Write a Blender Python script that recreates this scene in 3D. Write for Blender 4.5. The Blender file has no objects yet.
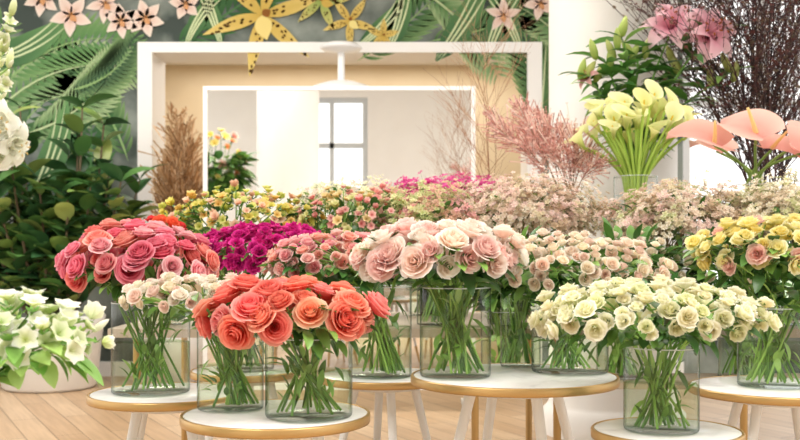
import bpy, math, random
import numpy as np
from mathutils import Vector
random.seed(7); np.random.seed(7)
rnd=random.uniform
sc=bpy.context.scene
sc.view_settings.view_transform='Standard'
CH=0.88
# ---------------------------------------------------------------- colour utils
def lin(c):
    return tuple((x/12.92 if x<=0.04045 else ((x+0.055)/1.055)**2.4) for x in c)
def H(h):
    return lin(tuple(int(h[i:i+2],16)/255 for i in (0,2,4)))
# ---------------------------------------------------------------- materials
def mat(name,col=(.8,.8,.8),rough=.5,metal=0,spec=.5,emit=None,es=1):
    m=bpy.data.materials.new(name); m.use_nodes=True
    b=m.node_tree.nodes['Principled BSDF']
    b.inputs['Base Color'].default_value=(*col,1); b.inputs['Roughness'].default_value=rough
    b.inputs['Metallic'].default_value=metal; b.inputs['Specular IOR Level'].default_value=spec
    if emit: 
        b.inputs['Emission Color'].default_value=(*emit,1); b.inputs['Emission Strength'].default_value=es
    return m
def noisy(name,c1,c2,scale=8,rough=.6,detail=6,stretch=(1,1,1),lo=.35,hi=.65,dist=0):
    m=mat(name,c1,rough); nt=m.node_tree; N=nt.nodes; L=nt.links
    tc=N.new('ShaderNodeTexCoord'); mp=N.new('ShaderNodeMapping'); mp.inputs['Scale'].default_value=stretch
    nz=N.new('ShaderNodeTexNoise'); nz.inputs['Scale'].default_value=scale; nz.inputs['Detail'].default_value=detail
    nz.inputs['Distortion'].default_value=dist
    cr=N.new('ShaderNodeValToRGB'); cr.color_ramp.elements[0].color=(*c1,1); cr.color_ramp.elements[1].color=(*c2,1)
    cr.color_ramp.elements[0].position=lo; cr.color_ramp.elements[1].position=hi
    L.new(tc.outputs['Object'],mp.inputs[0]); L.new(mp.outputs[0],nz.inputs['Vector']); L.new(nz.outputs['Fac'],cr.inputs[0])
    L.new(cr.outputs[0],N['Principled BSDF'].inputs['Base Color'])
    return m
def vcol(name,rough=.5,trans=.3,gloss=.15):
    m=bpy.data.materials.new(name); m.use_nodes=True; nt=m.node_tree; N=nt.nodes; L=nt.links
    b=N['Principled BSDF']; o=N['Material Output']
    a=N.new('ShaderNodeVertexColor'); a.layer_name='Col'
    L.new(a.outputs[0],b.inputs['Base Color']); b.inputs['Roughness'].default_value=rough
    b.inputs['Specular IOR Level'].default_value=gloss
    if trans>0:
        t=N.new('ShaderNodeBsdfTranslucent'); L.new(a.outputs[0],t.inputs[0])
        mx=N.new('ShaderNodeMixShader'); mx.inputs[0].default_value=trans
        L.new(b.outputs[0],mx.inputs[1]); L.new(t.outputs[0],mx.inputs[2]); L.new(mx.outputs[0],o.inputs[0])
    return m
PETAL=vcol('petal',.6,.42,.15); LEAF=vcol('leaf',.36,.2,.5); STEM=vcol('stem',.5,.0,.3); PRINT=vcol('mural_print',.8,0,.1)
WHITE=mat('white_paint',(.86,.855,.84),.5); WALLW=noisy('wall_white',(.84,.83,.80),(.87,.86,.83),3,.8)
BEIGE=noisy('wall_beige',H('e4d0ae'),H('e8d6b6'),3,.8)
GOLD=mat('brushed_gold',H('c4a068'),.35,.7)
MARBLE=noisy('marble',H('f6f5f4'),H('d6d5d6'),7,.2,8,lo=.5,hi=.75,dist=1.5)
MIRR=mat('mirror_silver',(.97,.96,.94),.0,1.0)
CERAM=noisy('pot_white',(.8,.8,.79),(.85,.85,.84),5,.35)
SOIL=noisy('soil',(.05,.03,.02),(.1,.07,.05),30,.9)
def glassmat(name,tint,edge,gl=.6,base=.03,r0=.7):
    m=bpy.data.materials.new(name); m.use_nodes=True; nt=m.node_tree; N=nt.nodes; L=nt.links
    N.remove(N['Principled BSDF']); o=N['Material Output']
    lw=N.new('ShaderNodeLayerWeight'); lw.inputs[0].default_value=.5
    cr=N.new('ShaderNodeValToRGB'); cr.color_ramp.elements[0].color=(*tint,1); cr.color_ramp.elements[1].color=(*edge,1)
    cr.color_ramp.elements[0].position=r0; cr.color_ramp.elements[1].position=1.0
    t=N.new('ShaderNodeBsdfTransparent'); g=N.new('ShaderNodeBsdfGlossy'); g.inputs['Roughness'].default_value=.03
    pw=N.new('ShaderNodeMath'); pw.operation='POWER'; pw.inputs[1].default_value=4
    ml=N.new('ShaderNodeMath'); ml.operation='MULTIPLY_ADD'; ml.inputs[1].default_value=gl; ml.inputs[2].default_value=base
    mx=N.new('ShaderNodeMixShader')
    L.new(lw.outputs['Facing'],cr.inputs[0]); L.new(cr.outputs[0],t.inputs[0]); L.new(lw.outputs['Facing'],pw.inputs[0])
    L.new(pw.outputs[0],ml.inputs[0]); L.new(ml.outputs[0],mx.inputs[0]); L.new(t.outputs[0],mx.inputs[1]); L.new(g.outputs[0],mx.inputs[2])
    L.new(mx.outputs[0],o.inputs[0]); return m
GLASS=glassmat('clear_glass',(.98,.99,.985),(.3,.4,.37),.5,.035,.62)
WATER=glassmat('water',(.92,.96,.87),(.55,.7,.5),.2,.0,.6)
RIM=mat('glass_rim',(.66,.74,.72),.08,0,.8)
# ---------------------------------------------------------------- mesh builder (quads only)
class MB:
    def __init__(s): s.V=[];s.F=[];s.C=[];s.M=[];s.n=0
    def add(s,V,F,col=(.8,.8,.8),m=0):
        V=np.asarray(V,float); F=np.asarray(F,int); s.V.append(V); s.F.append(F+s.n); s.n+=len(V)
        c=np.asarray(col,float)
        if c.ndim==1: c=np.tile(c,(len(V),1))
        s.C.append(c); s.M.append(np.full(len(F),m,int))
    def build(s,name,mats,parent=None,origin=None,smooth=True):
        V=np.vstack(s.V);F=np.vstack(s.F);C=np.vstack(s.C);M=np.concatenate(s.M)
        if parent is not None: origin=np.array(parent.location)
        if origin is not None: V=V-np.array(origin)
        me=bpy.data.meshes.new(name); me.vertices.add(len(V)); me.vertices.foreach_set('co',V.ravel())
        me.loops.add(len(F)*4); me.loops.foreach_set('vertex_index',F.ravel().astype(np.int32))
        me.polygons.add(len(F)); me.polygons.foreach_set('loop_start',np.arange(0,len(F)*4,4,dtype=np.int32))
        me.polygons.foreach_set('loop_total',np.full(len(F),4,dtype=np.int32))
        for m in (mats if isinstance(mats,list) else [mats]): me.materials.append(m)
        me.polygons.foreach_set('material_index',M.astype(np.int32))
        me.update(calc_edges=True)
        ca=me.color_attributes.new('Col','FLOAT_COLOR','POINT')
        ca.data.foreach_set('color',np.hstack([np.clip(C,0,1),np.ones((len(C),1))]).ravel())
        me.polygons.foreach_set('use_smooth',np.full(len(F),smooth))
        me.validate()
        o=bpy.data.objects.new(name,me); sc.collection.objects.link(o)
        if parent is not None: o.parent=parent
        elif origin is not None: o.location=origin
        return o
def empty(name,loc):
    e=bpy.data.objects.new(name,None); e.location=loc; e.empty_display_size=.1; sc.collection.objects.link(e); return e
def gridF(nu,nv):
    F=[]
    for i in range(nu):
        for j in range(nv):
            a=i*(nv+1)+j; F.append((a,a+nv+1,a+nv+2,a+1))
    return F
BF=[(0,3,2,1),(4,5,6,7),(0,1,5,4),(1,2,6,5),(2,3,7,6),(3,0,4,7)]
def boxV(x0,x1,y0,y1,z0,z1):
    return [(x0,y0,z0),(x1,y0,z0),(x1,y1,z0),(x0,y1,z0),(x0,y0,z1),(x1,y0,z1),(x1,y1,z1),(x0,y1,z1)]
def boxes(name,bl,m,parent=None):
    b=MB()
    for q in bl: b.add(boxV(*q),BF)
    o=b.build(name,m,parent,smooth=False); return o
def lathe(prof,cx,cy,seg=40):
    n=len(prof); V=[]
    for i in range(seg+1):
        a=2*math.pi*(i%seg)/seg
        for r,z in prof: V.append((cx+r*math.cos(a),cy+r*math.sin(a),z))
    return np.array(V),gridF(seg,n-1)
def tube(pts,r0,r1,sides=5):
    P=np.array(pts,float); n=len(P); V=[]
    T=np.gradient(P,axis=0); T/=np.linalg.norm(T,axis=1)[:,None]+1e-9
    up=np.array([0.3,1,0.1]) if abs(T[0][2])>.5 else np.array([0,0.1,1.])
    for i in range(n):
        a=np.cross(T[i],up); a/=np.linalg.norm(a)+1e-9; b=np.cross(T[i],a); r=r0+(r1-r0)*i/(n-1)
        for k in range(sides+1):
            t=2*math.pi*(k%sides)/sides; V.append(P[i]+r*(a*math.cos(t)+b*math.sin(t)))
    return np.array(V),gridF(n-1,sides)
def bez(a,b,c,n=6):
    a,b,c=map(np.array,(a,b,c)); return [(1-t)**2*a+2*t*(1-t)*b+t*t*c for t in np.linspace(0,1,n+1)]
def frame(nrm,spin=None):
    z=np.array(nrm,float); z/=np.linalg.norm(z)+1e-9
    h=np.array([1,0,0.]) if abs(z[0])<.8 else np.array([0,1,0.])
    x=np.cross(h,z); x/=np.linalg.norm(x); y=np.cross(z,x)
    s=rnd(0,6.283) if spin is None else spin
    X=x*math.cos(s)+y*math.sin(s); Y=np.cross(z,X)
    return np.stack([X,Y,z],1)
def dirframe(d,up=(0,0,1),roll=0):
    x=np.array(d,float); x/=np.linalg.norm(x)+1e-9; u=np.array(up,float)
    y=np.cross(u,x); 
    if np.linalg.norm(y)<1e-3: y=np.cross(np.array([0,1.,0]),x)
    y/=np.linalg.norm(y); z=np.cross(x,y)
    y2=y*math.cos(roll)+z*math.sin(roll); z2=np.cross(x,y2)
    return np.stack([x,y2,z2],1)
# ---------------------------------------------------------------- templates (V,F,T)
def petal(L,W,a0,a1,nu=5,nv=2,fold=.2,p=.75,tipw=0.):
    us=np.linspace(0,1,nu+1); ang=np.radians(a0+(a1-a0)*us)
    x=np.concatenate([[0],np.cumsum(np.cos((ang[1:]+ang[:-1])/2))])*L/nu
    z=np.concatenate([[0],np.cumsum(np.sin((ang[1:]+ang[:-1])/2))])*L/nu
    V=[];T=[]
    for i,u in enumerate(us):
        w=W*(max(0.,math.sin(math.pi*min(1,u**p*.97+.02)))**.8+tipw*u)
        for v in np.linspace(-1,1,nv+1):
            V.append((x[i]-abs(v)*w*fold*math.sin(ang[i]),v*w,z[i]+abs(v)*w*fold*math.cos(ang[i]))); T.append(u)
    return np.array(V),gridF(nu,nv),np.array(T)
def merge(parts):
    V=[];F=[];T=[];n=0
    for v,f,t in parts: V.append(v);F.append(np.array(f)+n);T.append(t);n+=len(v)
    return np.vstack(V),np.vstack(F),np.concatenate(T)
def rotz(V,a):
    c,s=math.cos(a),math.sin(a); return V@np.array([[c,s,0],[-s,c,0],[0,0,1]])
def rose(layers,nu=4,nv=4,jit=.06,ruf=0):
    parts=[]
    K=len(layers)
    for k,(n,r,h,fl) in enumerate(layers):
        for i in range(n):
            th=2*math.pi*i/n+k*.9+rnd(-.15,.15); span=math.pi/n*1.5; rr=r*rnd(1-jit,1+jit); hh=h*rnd(1-jit,1+jit)
            V=[];T=[]
            for u in np.linspace(-1,1,nu+1):
                for t in np.linspace(0,1,nv+1):
                    s=max(0,(t-.5)/.5); w=min(1,.5+.9*t)
                    rad=rr*(.3+.7*min(1,t*1.4)**.6)+fl*.45*s*s*(1-.3*u*u)+ruf*math.sin(u*7+i)*s
                    z=hh*t*(1-.13*u*u*t)-fl*.32*s*s-.45
                    rad*=1+.07*u
                    a=th+u*span*w
                    V.append((rad*math.cos(a),rad*math.sin(a),z)); T.append(.75*t*t*(.35+.65*k/(K-1)) + .3*s*k/(K-1))
            parts.append((np.array(V),gridF(nu,nv),np.clip(np.array(T),0,1)))
    return merge(parts)
ROSE=[rose([(2,.1,1.0,0),(3,.2,1.02,.03),(4,.32,1.03,.08),(5,.46,1.0,.15),(5,.62,.95,.28),(6,.75,.82,.45),(7,.84,.6,.6)],4,4,.08,.012) for _ in range(5)]
ROSEM=[rose([(2,.15,1.0,0),(4,.34,1.02,.08),(5,.56,.95,.2),(6,.78,.7,.4)],3,3) for _ in range(4)]
RUF=[rose([(3,.14,1.0,0.05),(5,.34,1.0,.15),(6,.56,.92,.3),(7,.76,.68,.5)],5,3,.14,.05) for _ in range(4)]
PEONY=[rose([(4,.14,.98,.05),(6,.32,1.0,.12),(7,.5,.98,.15),(7,.68,.88,.28),(8,.84,.66,.45)],4,4,.14,.035) for _ in range(4)]
CARN=[rose([(5,.2,.95,.1),(6,.45,.85,.3),(8,.68,.65,.5)],4,2,.2,.1) for _ in range(3)]
def openfl(n,L,W,a0,a1,inner=True,fold=.15):
    parts=[]
    for i in range(n):
        V,F,T=petal(L,W*rnd(.9,1.1),a0+rnd(-6,6),a1+rnd(-10,10),4,2,fold); parts.append((rotz(V,2*math.pi*i/n),F,T))
    if inner:
        for i in range(5):
            V,F,T=petal(L*.45,W*.15,80,60,2,2,0); parts.append((rotz(V,2*math.pi*i/5+.3),F,T*0+.0))
    return merge(parts)
OPEN=[openfl(6,1,.42,62,5) for _ in range(3)]
CUP=[openfl(6,1.1,.55,75,40) for _ in range(3)]
def tiny():
    parts=[]
    for i in range(5):
        a=2*math.pi*i/5; V=np.array([(0,0,0),(.7,-.35,.3),(1.05,0,.35),(.7,.35,.3)]); parts.append((rotz(V,a),[(0,1,2,3)],np.array([0,.8,1,.8])))
    return merge(parts)
TINY=[tiny()]
def lily():
    parts=[]
    for i in range(6):
        V,F,T=petal(1.15,.30 if i%2 else .22,68,-50,8,4,.25,.8); parts.append((rotz(V,math.pi/3*i),F,T))
    for i in range(6):
        a=math.pi/3*i+.3; v,f=tube([(0,0,0),(.08*math.cos(a),.08*math.sin(a),.4),(.22*math.cos(a),.22*math.sin(a),.75)],.015,.015,4); parts.append((v,f,np.full(len(v),.5)))
        v,f=tube([(.18*math.cos(a),.18*math.sin(a),.75),(.27*math.cos(a),.27*math.sin(a),.78)],.03,.025,4); parts.append((v,f,np.full(len(v),-1.)))
    return merge(parts)
LILY=[lily() for _ in range(2)]
def bud():
    prof=[(0.001,0),(.16,.15),(.22,.45),(.2,.8),(.1,1.1),(.001,1.25)]
    v,f=lathe(prof,0,0,8); return v,f,v[:,2]/1.25
BUD=[bud()]
def calla():
    V=[];T=[];nu=14;nv=7
    for i in range(nu+1):
        a=-math.pi*1.05+2.1*math.pi*i/nu
        for j in range(nv+1):
            t=j/nv; c=(1+math.cos(a))/2
            r=.06+.1*t+ .40*t**3*(.55+.45*c)
            z=1.2*t*(.70+.30*c)-.12*t**4*(1-c) ; x=r*math.cos(a)+.2*t**4*c; y=r*math.sin(a)*.95
            V.append((x,y,z));T.append(t)
    p=[(np.array(V),gridF(nu,nv),np.array(T))]
    v,f=tube([(0,0,.2),(.02,0,.5),(.04,0,.8)],.05,.035,6); p.append((v,f,np.full(len(v),-1.)))
    return merge(p)
CALLA=[calla()]
def anth():
    nu=12;nv=6;V=[];T=[]
    for i in range(nu+1):
        u=i/nu
        for j in range(nv+1):
            v=-1+2*j/nv
            w=.62*math.sin(math.pi*min(1,(u*.93+.05))**.62)**.75
            back=-.32*(abs(v)**.8)*max(0,1-u*2.6)+.0
            V.append((u*1.35-.2+back, v*w, .2*abs(v)+.14*math.sin(u*3)-.25*u*u)); T.append(.15+.85*max(abs(v),u*.7))
    p=[(np.array(V),gridF(nu,nv),np.clip(np.array(T),0,1))]
    v,f=tube([(0,0,.05),(.1,0,.3),(.25,0,.62)],.06,.03,6); p.append((v,f,np.full(len(v),-1.)))
    return merge(p)
ANTH=[anth()]
KIND=dict(rose=ROSE,rosem=ROSEM,ruf=RUF,peony=PEONY,carn=CARN,open=OPEN,cup=CUP,tiny=TINY,lily=LILY,bud=BUD,calla=CALLA,anth=ANTH)
ANTHER=H('c98a2a')
def put(b,kind,p,nrm,size,pal,R=None,acc=ANTHER,jit=.08,m=0):
    V,F,T=random.choice(KIND[kind]); base,tip=random.choice(pal)
    base=np.array(base);tip=np.array(tip); k=rnd(1-jit,1+jit)
    C=(base+(tip-base)*np.clip(T,0,1)[:,None])*k
    if (T<0).any(): C[T<0]=acc
    M=frame(nrm) if R is None else R
    b.add((V*size)@M.T+np.array(p),F,C,m)
GR=[H('4f7a36'),H('669040'),H('3c642e'),H('7ca450'),H('447238')]
SG=[H('7fa850'),H('6a9440'),H('94b860'),H('587f3a')]
def leaf(b,p,d,L,W,cols=GR,a0=10,a1=-25,fold=.25,nu=5,m=0,roll=None,up=(0,0,1)):
    V,F,T=petal(L,W,a0,a1,nu,2,fold,.8)
    c=np.array(random.choice(cols))*rnd(.8,1.2); C=c[None,:]*(.85+.3*T)[:,None]
    b.add(V@dirframe(d,up,rnd(-.5,.5) if roll is None else roll).T+np.array(p),F,C,m)
def vase_parts(e,x,y,z,r,h,fill=.55):
    b=MB(); b.add(*lathe([(.001,z+.001),(r*.96,z+.001),(r,z+.006),(r,z+h-.002)],x,y,48)); b.build('glass_wall',GLASS,e)
    b=MB(); b.add(*lathe([(r-.0025,z+h-.003),(r-.001,z+h),(r+.0005,z+h),(r+.001,z+h-.002),(r-.0025,z+h-.003)],x,y,48)); b.add(*lathe([(.001,z+.0005),(r*.97,z+.0005),(r*.99,z+.003),(r*.985,z+.006)],x,y,48),m=1)
    b.build('glass_rim_and_base',[RIM,GLASS],e)
    b=MB(); b.add(*lathe([(r*.975,z+.008),(r*.975,z+h*fill),(.001,z+h*fill)],x,y,32)); b.build('water',WATER,e)
def stem_path(p,x,y,z,r,h,n=None):
    p=np.array(p); q=rnd(.3,.85)*r
    d=p-np.array([x,y,z+h]); dd=math.atan2(d[1],d[0])+rnd(-.8,.8)
    neck=np.array([x+math.cos(dd)*q,y+math.sin(dd)*q,z+h])
    q2=rnd(.2,.85)*r; d2=dd+rnd(-1.3,1.3)
    bot=np.array([x-math.cos(d2)*q2,y-math.sin(d2)*q2,z+.012])
    ctrl=neck+(neck-bot)*.25+(p-neck)*.25
    return [bot+(neck-bot)*t for t in (0,.33,.66)]+bez(neck,ctrl,p,5)
def invase(Lf,x,y,z,r,h,n,ls,cols):
    for i in range(n):
        a=rnd(0,6.28); q=r*math.sqrt(rnd(0,.4)); t=rnd(.12,.95); l=min(ls,r*.7)*rnd(.5,1)
        dz=rnd(-.6,1) if t*h>l+.01 else rnd(.3,1)
        leaf(Lf,(x+q*math.cos(a),y+q*math.sin(a),z+h*t),(math.cos(a)*.3,math.sin(a)*.3,dz),l,ls*.13,cols)
def bouquet(name,v,c,R,n,kind,size,pal,nleaf=60,lsize=.06,lcol=GR,fill=0,pmax=1.9,nst=24,upb=.3,mixkinds=None,leafshell=(.55,.85),stemc=None,sr=.0028,water=.55,zl=.35,inv=34,rough=.1):
    x,y,z,r,h=v; e=empty(name,(x,y,z)); vase_parts(e,x,y,z,r,h,water)
    c=np.array(c);R=np.array(R); B=MB();S=MB();Lf=MB(); pts=[]
    for i in range(n):
        zz=1-(1-math.cos(pmax))*(i+.5)/n; ph=i*2.39996+rnd(-.25,.25); s=math.sqrt(max(0,1-zz*zz))
        d=np.array([s*math.cos(ph),s*math.sin(ph),zz]); p=c+R*d*rnd(1-rough*1.6,1+rough)
        nr=d/R; nr/=np.linalg.norm(nr); nr=nr+np.array([rnd(-.35,.35),rnd(-.35,.35),upb+rnd(-.25,.25)])
        k=kind if not mixkinds or random.random()>.35 else random.choice(mixkinds)
        put(B,k,p,nr,size*rnd(.72,1.18),pal); pts.append(p-nr/np.linalg.norm(nr)*size*.4)
        for q in range(3):
            a=rnd(0,6.28); leaf(Lf,pts[-1],(math.cos(a),math.sin(a),.2),size*.7,size*.13,lcol,10,40,nu=3)
    sel=random.sample(pts,min(nst,len(pts))) if n>nst else pts+[c+R*np.array([rnd(-.7,.7),rnd(-.7,.7),rnd(0,.6)]) for _ in range(nst-n)]
    g=stemc or SG
    for p in sel:
        P=stem_path(p,x,y,z,r,h); vv,ff=tube(P,sr*1.15,sr*.8,5); S.add(vv,ff,np.array(random.choice(g))*rnd(.85,1.15))
    for i in range(nleaf):
        ph=rnd(0,6.28); zz=rnd(-.7,zl); s=math.sqrt(1-zz*zz); d=np.array([s*math.cos(ph),s*math.sin(ph),zz]); k=rnd(*leafshell)
        p=c+R*d*k; leaf(Lf,p,d+np.array([0,0,rnd(-.5,.4)]),lsize*rnd(.6,1.2),lsize*.22,lcol)
    top=np.array([x,y,z+h])
    for i in range(nleaf//2+10):
        t=rnd(0,.7); ph=rnd(0,6.28); p=top*(1-t)+c*t+np.array([math.cos(ph)*(r*.6*(1-t)+R[0]*.6*t),math.sin(ph)*(r*.6*(1-t)+R[1]*.6*t),0])
        leaf(Lf,p,(math.cos(ph),math.sin(ph),rnd(-.3,1)),lsize*rnd(.6,1.1),lsize*.22,lcol)
    invase(Lf,x,y,z,r,h,inv,lsize,SG)
    if len(B.V): B.build('blooms',PETAL,e)
    S.build('stems',STEM,e); Lf.build('leaves',LEAF,e)
    return e
def cluster(name,v,c,R,n,size,pal,per=9,spread=.02,nleaf=60,lsize=.05,lcol=GR,kind='tiny',pmax=1.7,stemcol=None,water=.6,nst=24):
    x,y,z,r,h=v; e=empty(name,(x,y,z)); vase_parts(e,x,y,z,r,h,water)
    c=np.array(c);R=np.array(R); B=MB();S=MB();Lf=MB(); pts=[]
    g=stemcol or SG
    for i in range(n):
        zz=1-(1-math.cos(pmax))*(i+.5)/n; ph=i*2.39996+rnd(-.4,.4); s=math.sqrt(max(0,1-zz*zz))
        d=np.array([s*math.cos(ph),s*math.sin(ph),zz]); p=c+R*d*rnd(.62,1.14); pts.append(p)
        pl=[random.choice(pal)]
        for j in range(per):
            q=p+np.array([random.gauss(0,1) for _ in range(3)])*spread
            put(B,kind,q,d+np.array([rnd(-.6,.6),rnd(-.6,.6),.5]),size*rnd(.7,1.2),pl,jit=.15)
            if j%3==0: S.add(*tube([p-d*spread*1.5,q],.0008,.0006,3),np.array(random.choice(g)))
    for p in random.sample(pts,min(nst,len(pts))):
        S.add(*tube(stem_path(p,x,y,z,r,h),.003,.0016,5),np.array(random.choice(g)))
    for i in range(nleaf):
        ph=rnd(0,6.28); zz=rnd(-.8,.7); s=math.sqrt(1-zz*zz); d=np.array([s*math.cos(ph),s*math.sin(ph),zz])
        leaf(Lf,c+R*d*rnd(.4,.9),d+np.array([0,0,rnd(-.3,.6)]),lsize*rnd(.6,1.2),lsize*.18,lcol)
    invase(Lf,x,y,z,r,h,26,.06,SG)
    B.build('florets',PETAL,e); S.build('stems',STEM,e); Lf.build('leaves',LEAF,e); return e
# ---------------------------------------------------------------- room shell
def floor_mat():
    m=mat('oak_planks',(.6,.5,.4),.35); nt=m.node_tree;N=nt.nodes;L=nt.links
    tc=N.new('ShaderNodeTexCoord'); mp=N.new('ShaderNodeMapping'); mp.inputs['Rotation'].default_value=(0,0,math.radians(62))
    br=N.new('ShaderNodeTexBrick'); br.inputs['Scale'].default_value=1; br.inputs['Brick Width'].default_value=1.1; br.inputs['Row Height'].default_value=.13
    br.inputs['Mortar Size'].default_value=.003; br.inputs['Color1'].default_value=(*H('cfb494'),1); br.inputs['Color2'].default_value=(*H('b89876'),1); br.inputs['Mortar'].default_value=(*H('846b52'),1)
    mp3=N.new('ShaderNodeMapping'); mp3.inputs['Scale'].default_value=(1.5,22,1)
    nz=N.new('ShaderNodeTexNoise'); nz.inputs['Scale'].default_value=2; nz.inputs['Detail'].default_value=6
    mx=N.new('ShaderNodeMix'); mx.data_type='RGBA'; mx.blend_type='MULTIPLY'; mx.inputs[0].default_value=.45
    L.new(tc.outputs['Object'],mp.inputs[0]); L.new(mp.outputs[0],br.inputs['Vector']); L.new(mp.outputs[0],mp3.inputs[0]); L.new(mp3.outputs[0],nz.inputs['Vector'])
    cr=N.new('ShaderNodeValToRGB'); cr.color_ramp.elements[0].position=.3; cr.color_ramp.elements[0].color=(.55,.5,.45,1); cr.color_ramp.elements[1].position=.65
    L.new(nz.outputs['Fac'],cr.inputs[0]); L.new(br.outputs['Color'],mx.inputs[6]); L.new(cr.outputs[0],mx.inputs[7]); L.new(mx.outputs[2],N['Principled BSDF'].inputs['Base Color'])
    return m
XL,XR,YR,YB,ZC=-3.6,3.6,-3.0,7.0,3.2
boxes('floor',[(XL-.2,XR+.2,YR-.2,8.8,-.1,0)],floor_mat())
boxes('ceiling',[(XL-.2,XR+.2,YR-.2,YB+.35,ZC,ZC+.1)],WALLW)
def winwall(name,x):
    bl=[(x,x+.2,YR,YB,0,.25),(x,x+.2,YR,YB,2.95,ZC)]
    for yy in np.arange(YR,YB+.1,2.0): bl.append((x,x+.2,yy-.1 if yy>YR else yy,yy+.1 if yy<YB else yy,.25,2.95))
    boxes(name,bl,WALLW)
winwall('wall_left',XL-.2); winwall('wall_right',XR)  # side walls out of view; large openings added to let in soft light
WINF=mat('window_frame_white',(.8,.81,.82),.4)
k=0
for x in (XL-.1,XR+.1):
    for yy in np.arange(YR,YB-.1,2.0):
        k+=1; y0,y1=yy+.1,yy+1.9
        boxes(f'window_{k}',[(x-.02,x+.02,y0,y1,.25,.31),(x-.02,x+.02,y0,y1,2.89,2.95),(x-.02,x+.02,y0,y0+.05,.31,2.89),(x-.02,x+.02,y1-.05,y1,.31,2.89),(x-.015,x+.015,(y0+y1)/2-.02,(y0+y1)/2+.02,.31,2.89)],WINF)  # frames for the added side openings
boxes('wall_rear',[(XL,-1.45,YR-.2,YR,0,ZC),(-.45,XR,YR-.2,YR,0,ZC),(-1.45,-.45,YR-.2,YR,0,.9),(-1.45,-.45,YR-.2,YR,3.0,ZC)],WALLW)
GREYF=mat('grey_window_frame',H('c4cacd'),.5)
boxes('window_20',[(-1.45,-.45,YR-.12,YR-.04,.9,.97),(-1.45,-.45,YR-.12,YR-.04,2.93,3.0),(-1.45,-1.38,YR-.12,YR-.04,.97,2.93),(-.52,-.45,YR-.12,YR-.04,.97,2.93),(-.98,-.92,YR-.11,YR-.05,.97,2.93),(-1.38,-.52,YR-.11,YR-.05,2.3,2.37),(-1.38,-.52,YR-.11,YR-.05,1.6,1.66)],GREYF)
MURALBG=noisy('mural_ground',H('39443f'),H('9aa29a'),2.6,.8,5,lo=.4,hi=.72)
OX0,OX1,OZ=-1.74,.9,2.27
b=MB()
for q in [(XL,OX0,YB,YB+.35,0,ZC),(OX1,1.98,YB,YB+.35,0,ZC),(OX0,OX1,YB,YB+.35,OZ,ZC),(1.98,XR,YB,YB+.35,0,.3),(1.98,XR,YB,YB+.35,2.9,ZC)]: b.add(boxV(*q),BF)
b.build('wall_back',MURALBG,smooth=False)
boxes('window_21',[(1.98,XR,YB+.1,YB+.18,.3,.38),(1.98,XR,YB+.1,YB+.18,2.82,2.9),(1.98,2.06,YB+.1,YB+.18,.38,2.82),(2.55,2.61,YB+.1,YB+.18,.38,2.82),(3.1,3.16,YB+.1,YB+.18,.38,2.82),(1.98,XR,YB+.11,YB+.17,1.9,1.95)],WINF)
TRIM=mat('trim_white',(.82,.81,.79),.5)
boxes('trim_1',[(OX0-.09,OX0+.012,YB-.03,YB+.36,0,OZ+.06),(OX1-.012,OX1+.09,YB-.03,YB+.36,0,OZ+.06),(OX0+.012,OX1-.012,YB-.03,YB+.36,OZ-.012,OZ+.06)],TRIM)
boxes('baseboard_back',[(XL,OX0-.1,YB-.03,YB,0,.1),(OX1+.1,1.98,YB-.03,YB,0,.1)],WHITE)
boxes('wall_alcove',[(-2.5,-2.4,YB+.36,8.7,0,2.6),(1.6,1.7,YB+.36,8.7,0,2.6),(-2.4,1.6,8.6,8.7,0,2.6)],BEIGE)
boxes('ceiling_alcove',[(-2.5,1.7,YB+.36,8.7,2.47,2.58)],WALLW)
EM=mat('lamp_glow',(1,1,1),.5,emit=(1,.95,.88),es=14)
for i,(x,y) in enumerate([(-1.06,8.1),(.14,8.1),(-1.9,7.9)]):
    b=MB(); b.add(*lathe([(.055,2.468),(.085,2.462),(.09,2.469)],x,y,24)); b.add(*lathe([(.001,2.466),(.055,2.466)],x,y,24),m=1); b.build('ceiling_downlight',[WHITE,EM])
def area(name,loc,sx,sy,p,col=(1,1,1),rot=(0,0,0)):
    l=bpy.data.lights.new(name,'AREA'); l.shape='RECTANGLE'; l.size=sx; l.size_y=sy; l.energy=p; l.color=col
    o=bpy.data.objects.new(name,l); o.location=loc; o.rotation_euler=rot; sc.collection.objects.link(o)
area('alcove_lamp',(-.4,8.0,2.44),3,.7,27,(1,.95,.88))
for i,(x,y,p) in enumerate([(-1.5,1.0,84),(1.2,1.0,84),(-1.9,4.9,70),(.5,4.4,44),(2.4,4.0,34)]):
    area('added_ceiling_fill',(x,y,ZC-.03),1.4,1.4,p,(1,.965,.91))  # unseen area lights added under the ceiling to brighten the room
b=MB(); px,py=-.4,6.8
b.add(*lathe([(.001,2.285),(.11,2.28),(.145,2.255),(.13,2.24),(.03,2.22),(.001,2.22)],px,py,32)); b.add(*lathe([(.024,2.23),(.024,1.98)],px,py,16))
b.add(boxV(px-.03,px+.03,py,YB-.03,2.262,2.295),BF)
b.add(*lathe([(.024,2.03),(.1,2.02),(.19,1.99),(.23,1.94),(.22,1.93),(.18,1.97),(.02,2.0)],px,py,40))
b.build('wall_bracket_lamp',mat('lamp_white_enamel',(.85,.85,.85),.3))
def column(x,y,r,name='column'):
    b=MB(); b.add(*lathe([(r+.04,0),(r+.04,.1),(r+.01,.13),(r,.15),(r,ZC-.1),(r+.03,ZC-.08),(r+.03,ZC-.002)],x,y,64)); b.build(name,WALLW)
column(1.03,4.85,.305); column(-1.19,.25,.33)
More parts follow.
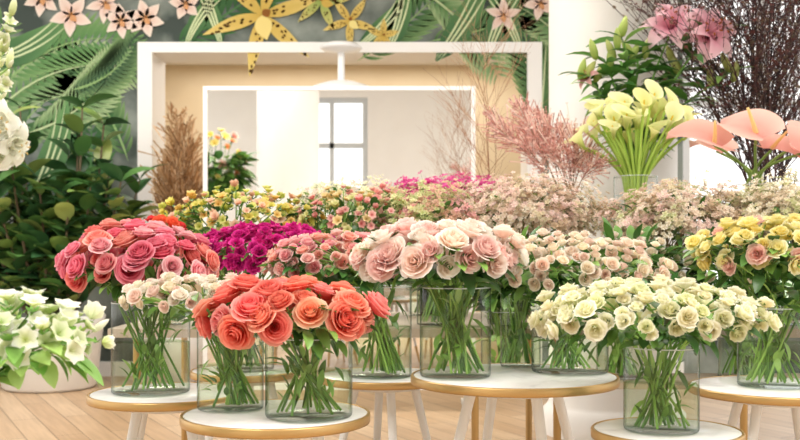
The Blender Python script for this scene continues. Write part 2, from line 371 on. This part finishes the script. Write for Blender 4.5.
# ---------------------------------------------------------------- mural artwork (flat print on the wall)
b=MB(); 
def mp(x,z,ang,L,W,base,tip,lay=1,bend=0,nu=8,p=.8):
    V=[];T=[];cx,cz=0,0; a=ang
    for i in range(nu+1):
        u=i/nu; a=ang+bend*u; w=W*math.sin(math.pi*min(1,u**p*.97+.02))
        for v in (-1,0,1): V.append((x+cx-math.sin(a)*w*v,YB-.0015*lay-.0005,z+cz+math.cos(a)*w*v)); T.append(u if v else u*.6)
        cx+=math.cos(a)*L/nu; cz+=math.sin(a)*L/nu
    T=np.array(T)[:,None]; b.add(V,gridF(nu,2),np.array(base)*(1-T)+np.array(tip)*T)
def frond(x,z,ang,L,bend,n,ll,c1,c2,lay,spread=.9,w=.09):
    a=ang;cx,cz=x,z
    for i in range(n):
        u=i/n; a=ang+bend*u; cx+=math.cos(a)*L/n; cz+=math.sin(a)*L/n
        l=ll*math.sin(math.pi*(.12+.85*u))**.7
        for s in (-1,1): mp(cx,cz,a+s*spread,l,l*w,c1,c2,lay,-s*.35,5)
    mp(x,z,ang,L,.008,c2,c2,lay+1,bend,10,.3)
g1,g2,g3,g4,g5=H('385a3a'),H('88a66e'),H('284434'),H('b4c496'),H('507a4a')
for (x,z,a,L,bd,n,ll,c1,c2,ly,sp) in [
 (-2.9,1.3,1.2,1.3,-.9,22,.34,g1,g2,1,.9),(-2.9,1.75,.9,1.2,-1.2,22,.30,g5,g4,2,.9),(-2.2,1.2,1.4,1.1,.5,20,.32,g1,g5,1,.9),
 (-2.75,2.05,.8,1.0,-1.1,22,.26,g5,g2,3,1.0),(-1.9,1.5,1.9,1.0,.6,18,.28,g1,g2,2,.8),(-2.1,.6,1.7,1.1,.3,18,.3,g3,g5,1,.8),(-3.4,1.2,1.3,1.4,-.4,20,.4,g1,g2,1,.9),
 (-2.6,1.7,.3,.9,.9,24,.24,g5,g4,4,1.0),(-2.3,2.0,.2,.6,1.0,20,.2,g3,g2,5,1.0),
 (-1.6,2.3,.5,1.3,.3,20,.3,g1,g5,1,.8),(-.3,2.2,.6,1.0,.3,18,.28,g1,g2,1,.8),(.15,2.7,-.6,.8,-.5,18,.25,g5,g4,2,.9),(.5,2.25,.8,1.0,-.4,18,.32,g3,g5,2,.8),
 (1.0,1.7,1.7,1.1,.2,22,.28,g1,g2,1,.9),(.2,2.34,.15,.9,.4,22,.22,g1,g2,3,.9),(1.3,2.2,2.3,.7,.4,16,.22,g5,g4,3,.9)]:
    frond(x,z,a,L,bd,n,ll,c1,c2,ly,sp)
for (x,z,a,L,W,bd) in [(.25,2.2,.9,.75,.09,.3),(.6,2.2,1.3,.7,.08,-.4),(-.1,2.25,1.1,.6,.07,.5),(.85,2.25,1.9,.6,.07,.4),(-.3,2.3,.6,.5,.06,.5),(-1.5,2.3,1.2,.5,.06,-.5),(-1.25,2.3,1.8,.5,.06,.3),(-2.9,2.2,.2,.7,.1,.7),(-2.6,1.2,1.0,.8,.1,.5),(.95,1.6,1.5,.8,.05,.1)]:
    mp(x,z,a,L,W,H('34563c'),H('719a62'),6,bd)
    for q in (-.55,0,.55): mp(x-math.sin(a)*W*q*.3,z+math.cos(a)*W*q*.3,a+q*.1,L*.95,.007,H('c9d4a8'),H('c9d4a8'),7,bd)
def orchid(x,z,s,base,tip,lipc,rot=0,spots=None,lay=9,n=5,w=.26):
    for i in range(n):
        a=rot+2*math.pi*i/n; mp(x,z,a,s,s*w,base,tip,lay,.15)
        if spots:
            for k in range(16):
                u=rnd(.15,.9); v=rnd(-.6,.6)*s*w*math.sin(math.pi*u); aa=a+.07
                mp(x+math.cos(aa)*u*s-math.sin(aa)*v,z+math.sin(aa)*u*s+math.cos(aa)*v,a,s*.06,s*.02,spots,spots,lay+1,0,3)
        else:
            for q in (-.1,.1): mp(x,z,a+q,s*.6,s*.02,lipc,tip,lay+1,.1,4)
    mp(x,z,rot-math.pi/2-.2,s*.4,s*.14,lipc,lipc,lay+2,.3); mp(x,z,rot+.3,s*.15,s*.07,H('8a5a2e'),H('8a5a2e'),lay+3)
yl=H('c4a654');yt=H('dcc87e');br=H('4a3018')
orchid(-.96,2.52,.44,yl,yt,H('e2cf86'),.25,br,9,6,.11); orchid(-.35,2.48,.2,yl,yt,H('e2d28a'),.9,br,9,5,.14); orchid(-.12,2.38,.12,yl,yt,yl,.2,br,9,5,.2); orchid(-.55,2.62,.22,H('8ba35a'),yt,yl,1.3,br,9,5,.14)
wt,pk=H('e4ddcf'),H('dcb6ac')
for (x,z,s) in [(-2.3,2.52,.17),(-2.06,2.6,.15),(-1.78,2.5,.15),(-2.5,2.64,.14),(-1.5,2.6,.13),(-1.95,2.48,.12),(.72,2.52,.14),(.98,2.6,.12),(-3.1,2.3,.2)]:
    orchid(x,z,s*rnd(.85,1.05),pk,wt,H('c9946a'),rnd(0,1),None,9,random.choice([5,6]),rnd(.22,.32))
b.build('wall_mural',PRINT,smooth=False)
# ---------------------------------------------------------------- standing mirror
e=empty('standing_mirror',(-.33,5.45,0)); mx0,mx1,mz0,mz1=-1.07,.41,.12,1.77
boxes('glass',[(mx0+.02,mx1-.02,5.44,5.452,mz0+.03,mz1-.02)],MIRR,e)
boxes('frame',[(mx0,mx1,5.43,5.47,mz1-.022,mz1),(mx0,mx1,5.43,5.47,mz0,mz0+.035),(mx0,mx0+.022,5.43,5.47,mz0+.035,mz1-.022),(mx1-.022,mx1,5.43,5.47,mz0+.035,mz1-.022),
 (mx0+.02,mx0+.06,5.2,5.75,0,.03),(mx1-.06,mx1-.02,5.2,5.75,0,.03),(mx0+.02,mx0+.06,5.44,5.47,.03,.13),(mx1-.06,mx1-.02,5.44,5.47,.03,.13),(mx0+.02,mx1-.02,5.453,5.468,mz0+.03,mz1-.03)],WHITE,e)
# ---------------------------------------------------------------- side tables
def side_table(x,y,r,h,rot=0,nl=4):
    e=empty('side_table',(x,y,0)); b=MB()
    b.add(*lathe([(.001,h-.018),(r-.004,h-.018),(r-.004,h-.001),(r-.006,h),(.001,h)],x,y,56)); b.build('marble_top',MARBLE,e)
    b=MB(); b.add(*lathe([(r-.004,h-.02),(r+.002,h-.02),(r+.003,h-.017),(r+.003,h-.002),(r+.001,h+.001),(r-.004,h+.001),(r-.004,h-.02)],x,y,56)); b.build('gold_rim',GOLD,e)
    b=MB(); b.add(*lathe([(.001,h-.04),(r*.55,h-.04),(r*.6,h-.02),(.001,h-.02)],x,y,32))
    for i in range(nl):
        a=rot+2*math.pi*i/nl; A=np.array([x+math.cos(a)*r*.45,y+math.sin(a)*r*.45,h-.03]); Bq=np.array([x+math.cos(a)*r*1.02,y+math.sin(a)*r*1.02,0.002])
        C=A+(Bq-A)*.72
        b.add(*tube([A,(A+C)/2,C],.014,.011,10),m=0); b.add(*tube([C,(C+Bq)/2,Bq],.0112,.007,10),m=1)
    b.build('legs',[WHITE,GOLD],e); return e
T1=.505
side_table(-.285,2.3,.214,T1,.5); side_table(.292,2.56,.262,.56,.35); side_table(-.625,2.67,.2,.5,.9)
side_table(-.046,3.05,.2,.5,.2); side_table(.60,2.25,.165,.476,.6); side_table(1.05,2.79,.235,.5,.75); side_table(-.49,3.17,.17,.5,.3)
side_table(-.90,1.85,.23,.45,.4)
TOPW=noisy('table_top_greige',H('a89a86'),H('baac98'),4,.5)
e=empty('display_table',(.55,3.85,0))
boxes('table_top',[(-1.0,2.1,3.42,4.35,.58,.61),(.16,2.1,3.16,3.41,.44,.46)],TOPW,e)
b=MB()
for x in (-.92,.55,2.02):
    for y in (3.5,4.27): b.add(*tube([(x,y,.58),(x,y,.3),(x,y,.001)],.014,.014,10))
for x in (.24,1.1,2.02): b.add(*tube([(x,3.2,.44),(x,3.2,.2),(x,3.2,.001)],.012,.012,10))
b.build('table_legs',GOLD,e)
# ---------------------------------------------------------------- bouquets
P=lambda *hs:[(H(hs[i]),H(hs[i+1])) for i in range(0,len(hs),2)]
bouquet('vase_of_pink_roses',(-.665,2.67,.502,.103,.24),(-.69,2.67,.84),(.185,.16,.105),70,'rose',.032,P('e0486c','fab4c4','e85a80','fcc4d0','ea6c80','fcccc8','dc4468','f8a8b8','ec7c74','fcc8ba','f090a0','fde0e0','e25058','fab0a4'),70,.06)
bouquet('vase_of_cream_spray_roses',(-.40,2.36,T1+.002,.078,.185),(-.49,2.4,.765),(.165,.12,.055),85,'rosem',.0185,P('ecdfc0','fdfaf0','f0e4d4','fefcf6','eccfc0','fcf2ea'),50,.05)
bouquet('vase_of_coral_roses',(-.205,2.25,T1+.002,.098,.18),(-.24,2.24,.73),(.19,.14,.08),42,'rose',.037,P('ec5a4c','fcb8a0','f27458','fdccb4','ee5c64','fcbab0','f48a60','fddabc','ea5650','fbb4a4','f06c6c','fcc8c0'),60,.06,nst=22)
bouquet('vase_of_magenta_carnations',(-.49,3.17,.502,.09,.24),(-.42,3.15,.86),(.225,.15,.10),180,'carn',.024,P('c0127c','f44cb0','d02088','f95cba','ac1070','ea409e'),40,.05)
bouquet('vase_of_blush_lisianthus',(-.06,3.0,.502,.095,.27),(-.19,2.92,.84),(.19,.12,.085),100,'ruf',.022,P('ec98a0','fde0dc','f2b0ac','fdeee6','ee9c8c','fce6d8'),140,.07,nst=44)
bouquet('vase_of_blush_peonies',(.14,2.53,.562,.09,.225),(.10,2.5,.86),(.205,.15,.085),60,'peony',.035,P('f8ccc4','fff4ee','fadccc','fffaf4','f6c4bc','fdeee8','fadcc8','fffcf6','fbe8d8','fffefa','fcecdc','fffefa'),90,.07,nst=34)
bouquet('vase_of_ivory_spray_roses',(.445,2.62,.562,.1,.16),(.45,2.66,.825),(.255,.15,.10),165,'rosem',.018,P('f4e4c8','fefaf0','f6e0cc','fef8ee','f0d0bc','fceee4'),160,.055,rough=.14)
bouquet('vase_of_white_spray_roses',(.33,2.74,.562,.055,.2),(.32,2.78,.82),(.15,.09,.08),40,'rosem',.018,P('f4e0cc','fef6ee'),120,.06,nst=14)
bouquet('vase_of_cream_lisianthus',(.585,2.24,.478,.083,.187),(.555,2.22,.73),(.25,.17,.08),145,'ruf',.0225,P('e8e6b4','fefdf0','eeecc4','fffef6','dfe2a8','fbfae2','f0e8bc','fffdf0'),140,.055,nst=26)
bouquet('vase_of_yellow_lisianthus',(1.04,2.79,.502,.095,.22),(1.06,2.75,.87),(.25,.16,.10),110,'ruf',.026,P('f2e484','fdf8d0','f4eaa0','fefae0','f4bcb0','fde4d6','f0dc74','faf4c0'),190,.07,leafshell=(.4,.95))
TZ=.611
bouquet('vase_of_yellow_alstroemeria',(-.62,3.62,TZ,.09,.26),(-.58,3.6,.97),(.26,.16,.12),180,'open',.026,P('ccc440','f4ea90','d4dc5c','f8f2b0','e8b494','f9e0c8','bcc850','ececa0','e0b850','f8e09c'),120,.06,mixkinds=['cup'],zl=.7,nst=40,rough=.16)
bouquet('vase_of_pink_alstroemeria',(-.2,3.62,TZ,.09,.26),(-.16,3.62,.975),(.24,.16,.12),160,'open',.023,P('d4b868','f8e4b4','e49898','fad4c8','bcc060','eee8b8','e8888c','f8c4b8'),150,.06,mixkinds=['cup'],zl=.7,nst=40,rough=.16)
bouquet('vase_of_red_roses',(-.85,3.62,TZ,.07,.2),(-.83,3.4,.93),(.10,.08,.06),24,'rosem',.026,P('d03040','f05858','e85840','f88860'),40,.06)
cluster('vase_of_green_hypericum',(.14,3.62,TZ,.08,.26),(.10,3.62,.975),(.22,.16,.13),170,.012,P('a8b868','e0e4b0','d0a088','f0ccb4','c4c47c','eeecc4','d88c94','f4c4c0'),8,.016,190,.06)
cluster('vase_of_magenta_statice',(.12,4.15,TZ,.08,.3),(.20,4.15,1.095),(.26,.14,.075),150,.014,P('b82878','e658a4','d03c8c','f078b8'),8,.016,40,.05)
cluster('vase_of_white_statice',(-.35,4.15,TZ,.08,.3),(-.2,4.15,1.08),(.22,.14,.07),110,.013,P('d4d4a0','f6f6de','d8c4b4','f8ecdf'),8,.016,90,.05)
TAN=P('d8b8a0','f8ecdc','c4a088','f2e0d0','dcc8a4','fcf6ea','a88a6c','dcc4a8','b8a880','ece2c4','e0b8b0','f8e4dc')
TS=[H('8d7a5a'),H('7f8a54'),H('9a8a68')]
cluster('vase_of_dusty_pink_limonium',(.42,3.66,TZ,.1,.28),(.46,3.64,.98),(.30,.18,.155),340,.0108,TAN,12,.015,180,.05,lcol=GR,stemcol=TS)
cluster('vase_of_beige_limonium',(.95,3.62,TZ,.1,.28),(1.0,3.5,.95),(.28,.18,.15),310,.0108,TAN+P('b0b868','eeeed0'),12,.014,220,.05,stemcol=TS)
cluster('vase_of_cream_limonium',(1.45,3.62,TZ,.1,.28),(1.40,3.45,.955),(.29,.18,.17),350,.0108,P('d8c8a4','fcf6e8','c4ac8c','f4e6d2','b0b470','ecebc4'),12,.014,240,.055,stemcol=TS)
LT=.461
for i,(xx,cx) in enumerate([(.34,.36),(.72,.74),(1.12,1.08),(1.62,1.56)]):
    bouquet('vase_of_eucalyptus_foliage',(xx,3.28,LT,.075,.22),(cx,3.25,.80),(.2,.1,.13),[0,34,26,10][i],'rosem',.018,P('ecdcc0','fdf8ee','f0d8c8','fdf4ec'),260,.07,nst=34,leafshell=(.3,1.0),zl=.95,inv=40)
def tall(name,x,y,r,h,z=TZ): 
    e=empty(name,(x,y,z)); vase_parts(e,x,y,z,r,h,.75); return e
# callas
x,y=.93,3.95; e=tall('vase_of_yellow_callas',x,y,.085,.56); B=MB();S=MB()
for i in range(44):
    a=i*2.4; q=math.sqrt((i+.5)/44); tx=x+math.cos(a)*q*.21; ty=y+math.sin(a)*q*.13; tz=1.34+rnd(-.075,.075)+.06*(1-q)
    pth=[(x-math.cos(a)*.05*q,y-math.sin(a)*.05*q,TZ+.015)]+bez((x+math.cos(a)*.05*q,y+math.sin(a)*.05*q,1.17),(x+math.cos(a)*.10*q,y+math.sin(a)*.09*q,1.25),(tx,ty,tz),5)
    S.add(*tube(pth,.0065,.005,7),np.array(H('a4c458'))*rnd(.85,1.15))
    d=np.array([math.cos(a)*q*.8+rnd(-.2,.2),math.sin(a)*q*.6-.3,1]); R=dirframe(d); R=np.stack([R[:,1],R[:,2],R[:,0]],1)
    ta=rnd(0,6.28); R=R@np.array([[math.cos(ta),-math.sin(ta),0],[math.sin(ta),math.cos(ta),0],[0,0,1]])
    put(B,'calla',(tx,ty,tz-.01),d,.076*rnd(.75,1.15),P('b0c854','f8f6be','bcd064','fbf9ca','d0d878','f6f2b0'),R=R,acc=H('e8cc48'))
B.build('calla_blooms',PETAL,e); S.build('stems',STEM,e)
# lilies
x,y=.98,4.22; e=tall('vase_of_pink_lilies',x,y,.075,.5); B=MB();S=MB();Lf=MB()
tips=[(1.14,4.2,1.80),(1.27,4.15,1.76),(1.0,4.2,1.68),(.86,4.18,1.66),(.80,4.22,1.60),(1.36,4.2,1.60),(1.2,4.25,1.64),(.93,4.15,1.74)]
for i,t in enumerate(tips):
    pth=[(x+rnd(-.04,.04),y+rnd(-.04,.04),TZ+.015)]+bez((x+rnd(-.04,.04),y+rnd(-.04,.04),1.12),(x+rnd(-.02,.02),y,1.4),t,9)
    S.add(*tube(pth,.005,.004,6),H('6a9a44'))
    for k in range(4,11):
        for s in range(4):
            a=rnd(0,6.28); leaf(Lf,pth[k] if k<len(pth) else pth[-1],(math.cos(a),math.sin(a)*.7,rnd(-.1,.6)),rnd(.12,.2),rnd(.016,.024),[H('4f8038'),H('5f9244'),H('3f6c34'),H('87b05c')],15,-40)
    if i in(0,1): 
        for dd in [(-.35,-.8,.5),(.6,-.5,.6)] if i==0 else [(.5,-.7,.3),(0,-.9,.2)]:
            put(B,'lily',np.array(t),dd,.14,P('e080a0','fbd8e0','e890ac','fce2e6'),acc=H('a8602a'))
    if i in (2,7,5,6,3,4): 
        for q in range(3):
            put(B,'bud',np.array(t)+np.array([rnd(-.06,.06),0,rnd(-.04,.03)]),(rnd(-.7,.7),rnd(-.4,.1),1),.078,P('a0bc58','d4e090','b0c060','e0e4a0'))
    if i in (4,): put(B,'lily',np.array(t),(-.7,-.5,.5),.06,P('c87888','f0b0b4','d08890','f4c4c0'))
B.build('lily_blooms',PETAL,e);S.build('stems',STEM,e);Lf.build('leaves',LEAF,e)
# anthuriums
x,y=1.36,3.85; e=tall('vase_of_pink_anthuriums',x,y,.08,.52); B=MB();S=MB()
for i,(t,d,s) in enumerate([((1.16,3.7,1.27),(.25,-.6,.75),.15),((1.30,3.65,1.30),(-.2,-.55,.8),.16),((1.46,3.65,1.23),(.5,-.6,.6),.18),((1.52,3.75,1.29),(.4,-.4,.85),.15),((1.25,3.95,1.27),(0,-.4,.9),.13),((1.38,3.72,1.25),(.1,-.5,.9),.14)]):
    pth=[(x+rnd(-.03,.03),y+rnd(-.03,.03),TZ+.015)]+bez((x+rnd(-.04,.04),y+rnd(-.03,.03),1.13),(x,y,1.2),t,6); S.add(*tube(pth,.006,.005,6),H('8aac58'))
    n=np.array(d)/np.linalg.norm(d); ax=[(-1,0,.2),(-.5,0,1),(1,0,-.35),(.8,0,.5),(-.2,0,1),(.6,-.5,.3)][i]; X=np.array(ax)-n*np.dot(ax,n); X/=np.linalg.norm(X); Y=np.cross(n,X)
    put(B,'anth',t,d,s,P('ee9c94','fad4c8','ec948c','f9ccc0'),R=np.stack([X,Y,n],1),acc=H('f4dca0'))
B.build('anthurium_blooms',PETAL,e);S.build('stems',STEM,e)
def plumes(name,x,y,z,r,h,tips,cols,fl,spread,n=160,stemcol=(.3,.2,.12),fw=.004,glass=True,tw=.003):
    e=empty(name,(x,y,z)); 
    if glass: vase_parts(e,x,y,z,r,h,.5)
    else:
        b=MB(); b.add(*lathe([(.001,z+.001),(r*.75,z+.001),(r,z+h*.6),(r*.8,z+h),(r*.76,z+h),(r*.9,z+h*.6),(.001,z+.02)],x,y,32)); b.build('pot',CERAM,e)
    B=MB();S=MB()
    for t in tips:
        t=np.array(t); a=rnd(0,6.28); nk=np.array([x+math.cos(a)*r*.5,y+math.sin(a)*r*.5,z+h]); bt=np.array([x-math.cos(a)*r*.5,y-math.sin(a)*r*.5,z+.02])
        cu=bez(nk,nk*.6+t*.4+np.array([0,0,.1]),t,14); S.add(*tube([bt]+cu,tw,.001,4),stemcol)
        for k in range(n):
            u=rnd(.45,1); i=min(13,int(u*14)); p=cu[i]+(cu[i+1]-cu[i])*(u*14-i); d=(cu[-1]-cu[7]); d/=np.linalg.norm(d)
            q=np.array([random.gauss(0,1) for _ in range(3)]); dd=d*1.0+q*.6; w=math.sin(math.pi*min(1,(u-.4)/.62))*spread
            end=p+dd*w*1.0; s=np.cross(dd,[0,1,0]); s/=np.linalg.norm(s)+1e-6
            B.add([p-s*.0006,p+s*.0006,end+s*fw*.5,end-s*fw*.5],[(0,1,2,3)],np.array(random.choice(cols))*rnd(.8,1.15))
            if fl: put(B,'tiny',end,dd,fl*rnd(.6,1.2),[(random.choice(cols),random.choice(cols))])
    B.build('plumes',PETAL,e);S.build('stems',STEM,e)
pc=[H('e0aca4'),H('f0ccc0'),H('cc9488'),H('f4dfd4'),H('b88c84')]
tp=[(.60+dx+rnd(-.02,.02),4.0+rnd(-.15,.15),z0) for dx,z0 in [(-.24,1.44),(-.17,1.45),(-.12,1.47),(-.22,1.38),(-.06,1.46),(0,1.42),(.06,1.38),(.12,1.34),(-.1,1.38),(.02,1.34),(.16,1.28),(-.14,1.3),(-.02,1.28),(.2,1.22),(.1,1.25)]]
plumes('vase_of_pink_pepper_grass',.68,4.05,TZ,.07,.42,tp,pc,.007,.06,100)
dc=[H('b48c64'),H('c8a680'),H('94704c'),H('d8ba98')]
plumes('potted_dried_pampas_grass',-1.46,6.75,.001,.16,.5,[(-1.46+rnd(-.13,.13),6.75+rnd(-.1,.1),rnd(1.2,1.86)) for _ in range(26)],dc,0,.12,110,fw=.01,glass=False)
def twigs(name,x,y,z,r,h,n,zt,sx,cols,pal=None,tw=.004):
    e=empty(name,(x,y,z)); vase_parts(e,x,y,z,r,h,.4); S=MB();B=MB()
    def br(p,d,L,w,dep):
        pts=[p]; dd=np.array(d,float)
        for k in range(5):
            dd=dd+np.array([rnd(-.16,.16),rnd(-.16,.16),rnd(-.05,.1)]); dd/=np.linalg.norm(dd); pts.append(pts[-1]+dd*L/5)
        S.add(*tube(pts,w,w*.5,4),np.array(random.choice(cols)))
        if pal and dep==0:
            for k in range(5): put(B,'tiny',pts[k+1],(rnd(-1,1),rnd(-1,1),1),.009,pal)
        if dep>0:
            for k in range(1,6):
                for _ in range(2): 
                    br(pts[k],dd+np.array([rnd(-.8,.8),rnd(-.8,.8),rnd(-.2,.3)]),L*rnd(.4,.6),w*.55,dep-1)
    for i in range(n):
        a=rnd(0,6.28); p=np.array([x+math.cos(a)*r*.6,y+math.sin(a)*r*.6,z+h]); bt=np.array([x-math.cos(a)*r*.6,y-math.sin(a)*r*.6,z+.02])
        S.add(*tube([bt,(bt+p)/2,p],tw,tw,4),np.array(cols[0]))
        br(p,(rnd(-sx,sx),rnd(-.25,.25),1),zt*rnd(.7,1),tw,2)
    S.build('branches',STEM,e)
    if len(B.V): B.build('buds',PETAL,e)
dk=[H('3c2c2c'),H('4c3432'),H('2c2022'),H('5a3c3a')]
twigs('vase_of_dark_branches',1.60,4.3,TZ,.11,.4,19,1.2,.36,dk,P('5a3034','805048','605048','8a7a60'),.0045)
twigs('vase_of_bare_branches',.42,4.28,TZ,.06,.35,2,.75,.15,[H('b08868'),H('9a7050')],None,.0022)
# ---------------------------------------------------------------- rubber plant at left
x,y=-2.24,6.4; e=empty('potted_rubber_plant',(x,y,0)); b=MB()
b.add(*lathe([(.001,.001),(.27,.001),(.29,.02),(.33,.4),(.345,.46),(.33,.47),(.31,.46),(.30,.40),(.001,.40)],x,y,48)); b.build('pot',CERAM,e)
b=MB(); b.add(*lathe([(.001,.42),(.305,.41)],x,y,24)); b.build('soil',SOIL,e)
S=MB();Lf=MB(); lc=[H('40683a'),H('305432'),H('4e7840'),H('7c9a50'),H('385e38'),H('9cac60'),H('5c8848')]
for i in range(34):
    a=i*2.4; q=math.sqrt(rnd(.05,1)); t=np.array([x+math.cos(a)*q*.64-.02,y-.05+math.sin(a)*q*.3,rnd(1.05,1.84)-.12*q])
    cu=bez((x+math.cos(a)*.08,y+math.sin(a)*.08,.41),(x+math.cos(a)*q*.48,y+math.sin(a)*q*.2,.8),t,12); S.add(*tube(cu,.013,.006,6),H('6a5a44'))
    for k in range(2,13):
        for s in range(2):
            aa=k*2.4+s*3.0+rnd(-.4,.4); dy=math.sin(aa); dy=dy if dy<0 else dy*.4
            leaf(Lf,cu[k],(math.cos(aa),dy,rnd(0,.9)),rnd(.16,.25),rnd(.05,.068),lc,25,-30,.15,6)
S.build('trunk',STEM,e); Lf.build('leaves',LEAF,e)
# ---------------------------------------------------------------- foreground white flowers at left
WL=P('e4e8cc','fdfdfa','eef0e0','ffffff')
x,y,z=-.99,1.93,.452; e=empty('vase_of_white_lilies',(x,y,z)); vase_parts(e,x,y,z,.065,.3,.6); B=MB();S=MB();Lf=MB()
for i,(t,d) in enumerate([((-.715,1.75,1.10),(.6,-.6,-.1)),((-.70,1.78,1.07),(.9,-.3,-.3)),((-.76,1.75,1.05),(.2,-.9,.1)),((-.80,1.8,1.12),(-.1,-.9,.4)),((-.84,1.8,1.2),(-.3,-.8,.4))]):
    pth=[(x+rnd(-.03,.03),y+rnd(-.03,.03),z+.01)]+bez((x+rnd(-.03,.03),y+rnd(-.03,.03),z+.3),(x,y,1.0),np.array(t)-np.array(d)*.02,8); S.add(*tube(pth,.004,.003,6),H('7aaa54')); put(B,'peony',t,d,.045,WL); put(B,'lily',t,d,.052,WL,acc=H('d8c080'))
for t in [(-.70,1.8,1.30),(-.72,1.82,1.24),(-.76,1.8,1.32),(-.69,1.76,1.2)]:
    S.add(*tube(bez((x,y,z+.28),(x+.05,y,1.1),t,8),.003,.002,5),H('9ac070')); put(B,'bud',t,(.2,0,1),.03,P('c8d490','f0f4d8'))
    for k in range(10): put(B,random.choice(['bud','open']),np.array(t)-np.array([0.004*k,0,.014*k]),(rnd(-.8,.8),rnd(-.8,.8),.4),.018,P('c8d490','fbfbf0'))
B.build('blooms',PETAL,e);S.build('stems',STEM,e)
bouquet('vase_of_white_freesias',(-.80,1.80,.452,.06,.18),(-.67,1.74,.72),(.13,.10,.07),70,'open',.028,P('dfe8a4','ffffff','ecf2d0','fefefa','c4d890','f8fae4'),60,.07,lcol=[H('6fa444'),H('88b85c'),H('a8cc70')],mixkinds=['cup','bud'],rough=.16)
boxes('display_plinth',[(-2.0,-1.6,1.2,1.6,0,.95)],WHITE)
bouquet('vase_of_orange_lilies',(-1.8,1.4,.951,.09,.3),(-1.75,1.4,1.65),(.28,.22,.36),34,'open',.06,P('e08850','f8c898','e8d060','f8eca0','f0a8a0','fcdcd0'),220,.2,nst=30,sr=.004)
# ---------------------------------------------------------------- world, camera
w=bpy.data.worlds.new('World'); sc.world=w; w.use_nodes=True; bg=w.node_tree.nodes['Background']; bg.inputs[0].default_value=(1,.985,.96,1); bg.inputs[1].default_value=1.75
cam=bpy.data.cameras.new('camera'); cam.lens=45; cam.sensor_width=36; cam.shift_y=.0375; cam.clip_start=.05
cam.dof.use_dof=True; cam.dof.focus_distance=2.5; cam.dof.aperture_fstop=5.6
co=bpy.data.objects.new('camera',cam); co.location=(0,0,CH); co.rotation_euler=(math.pi/2,0,0); sc.collection.objects.link(co); sc.camera=co
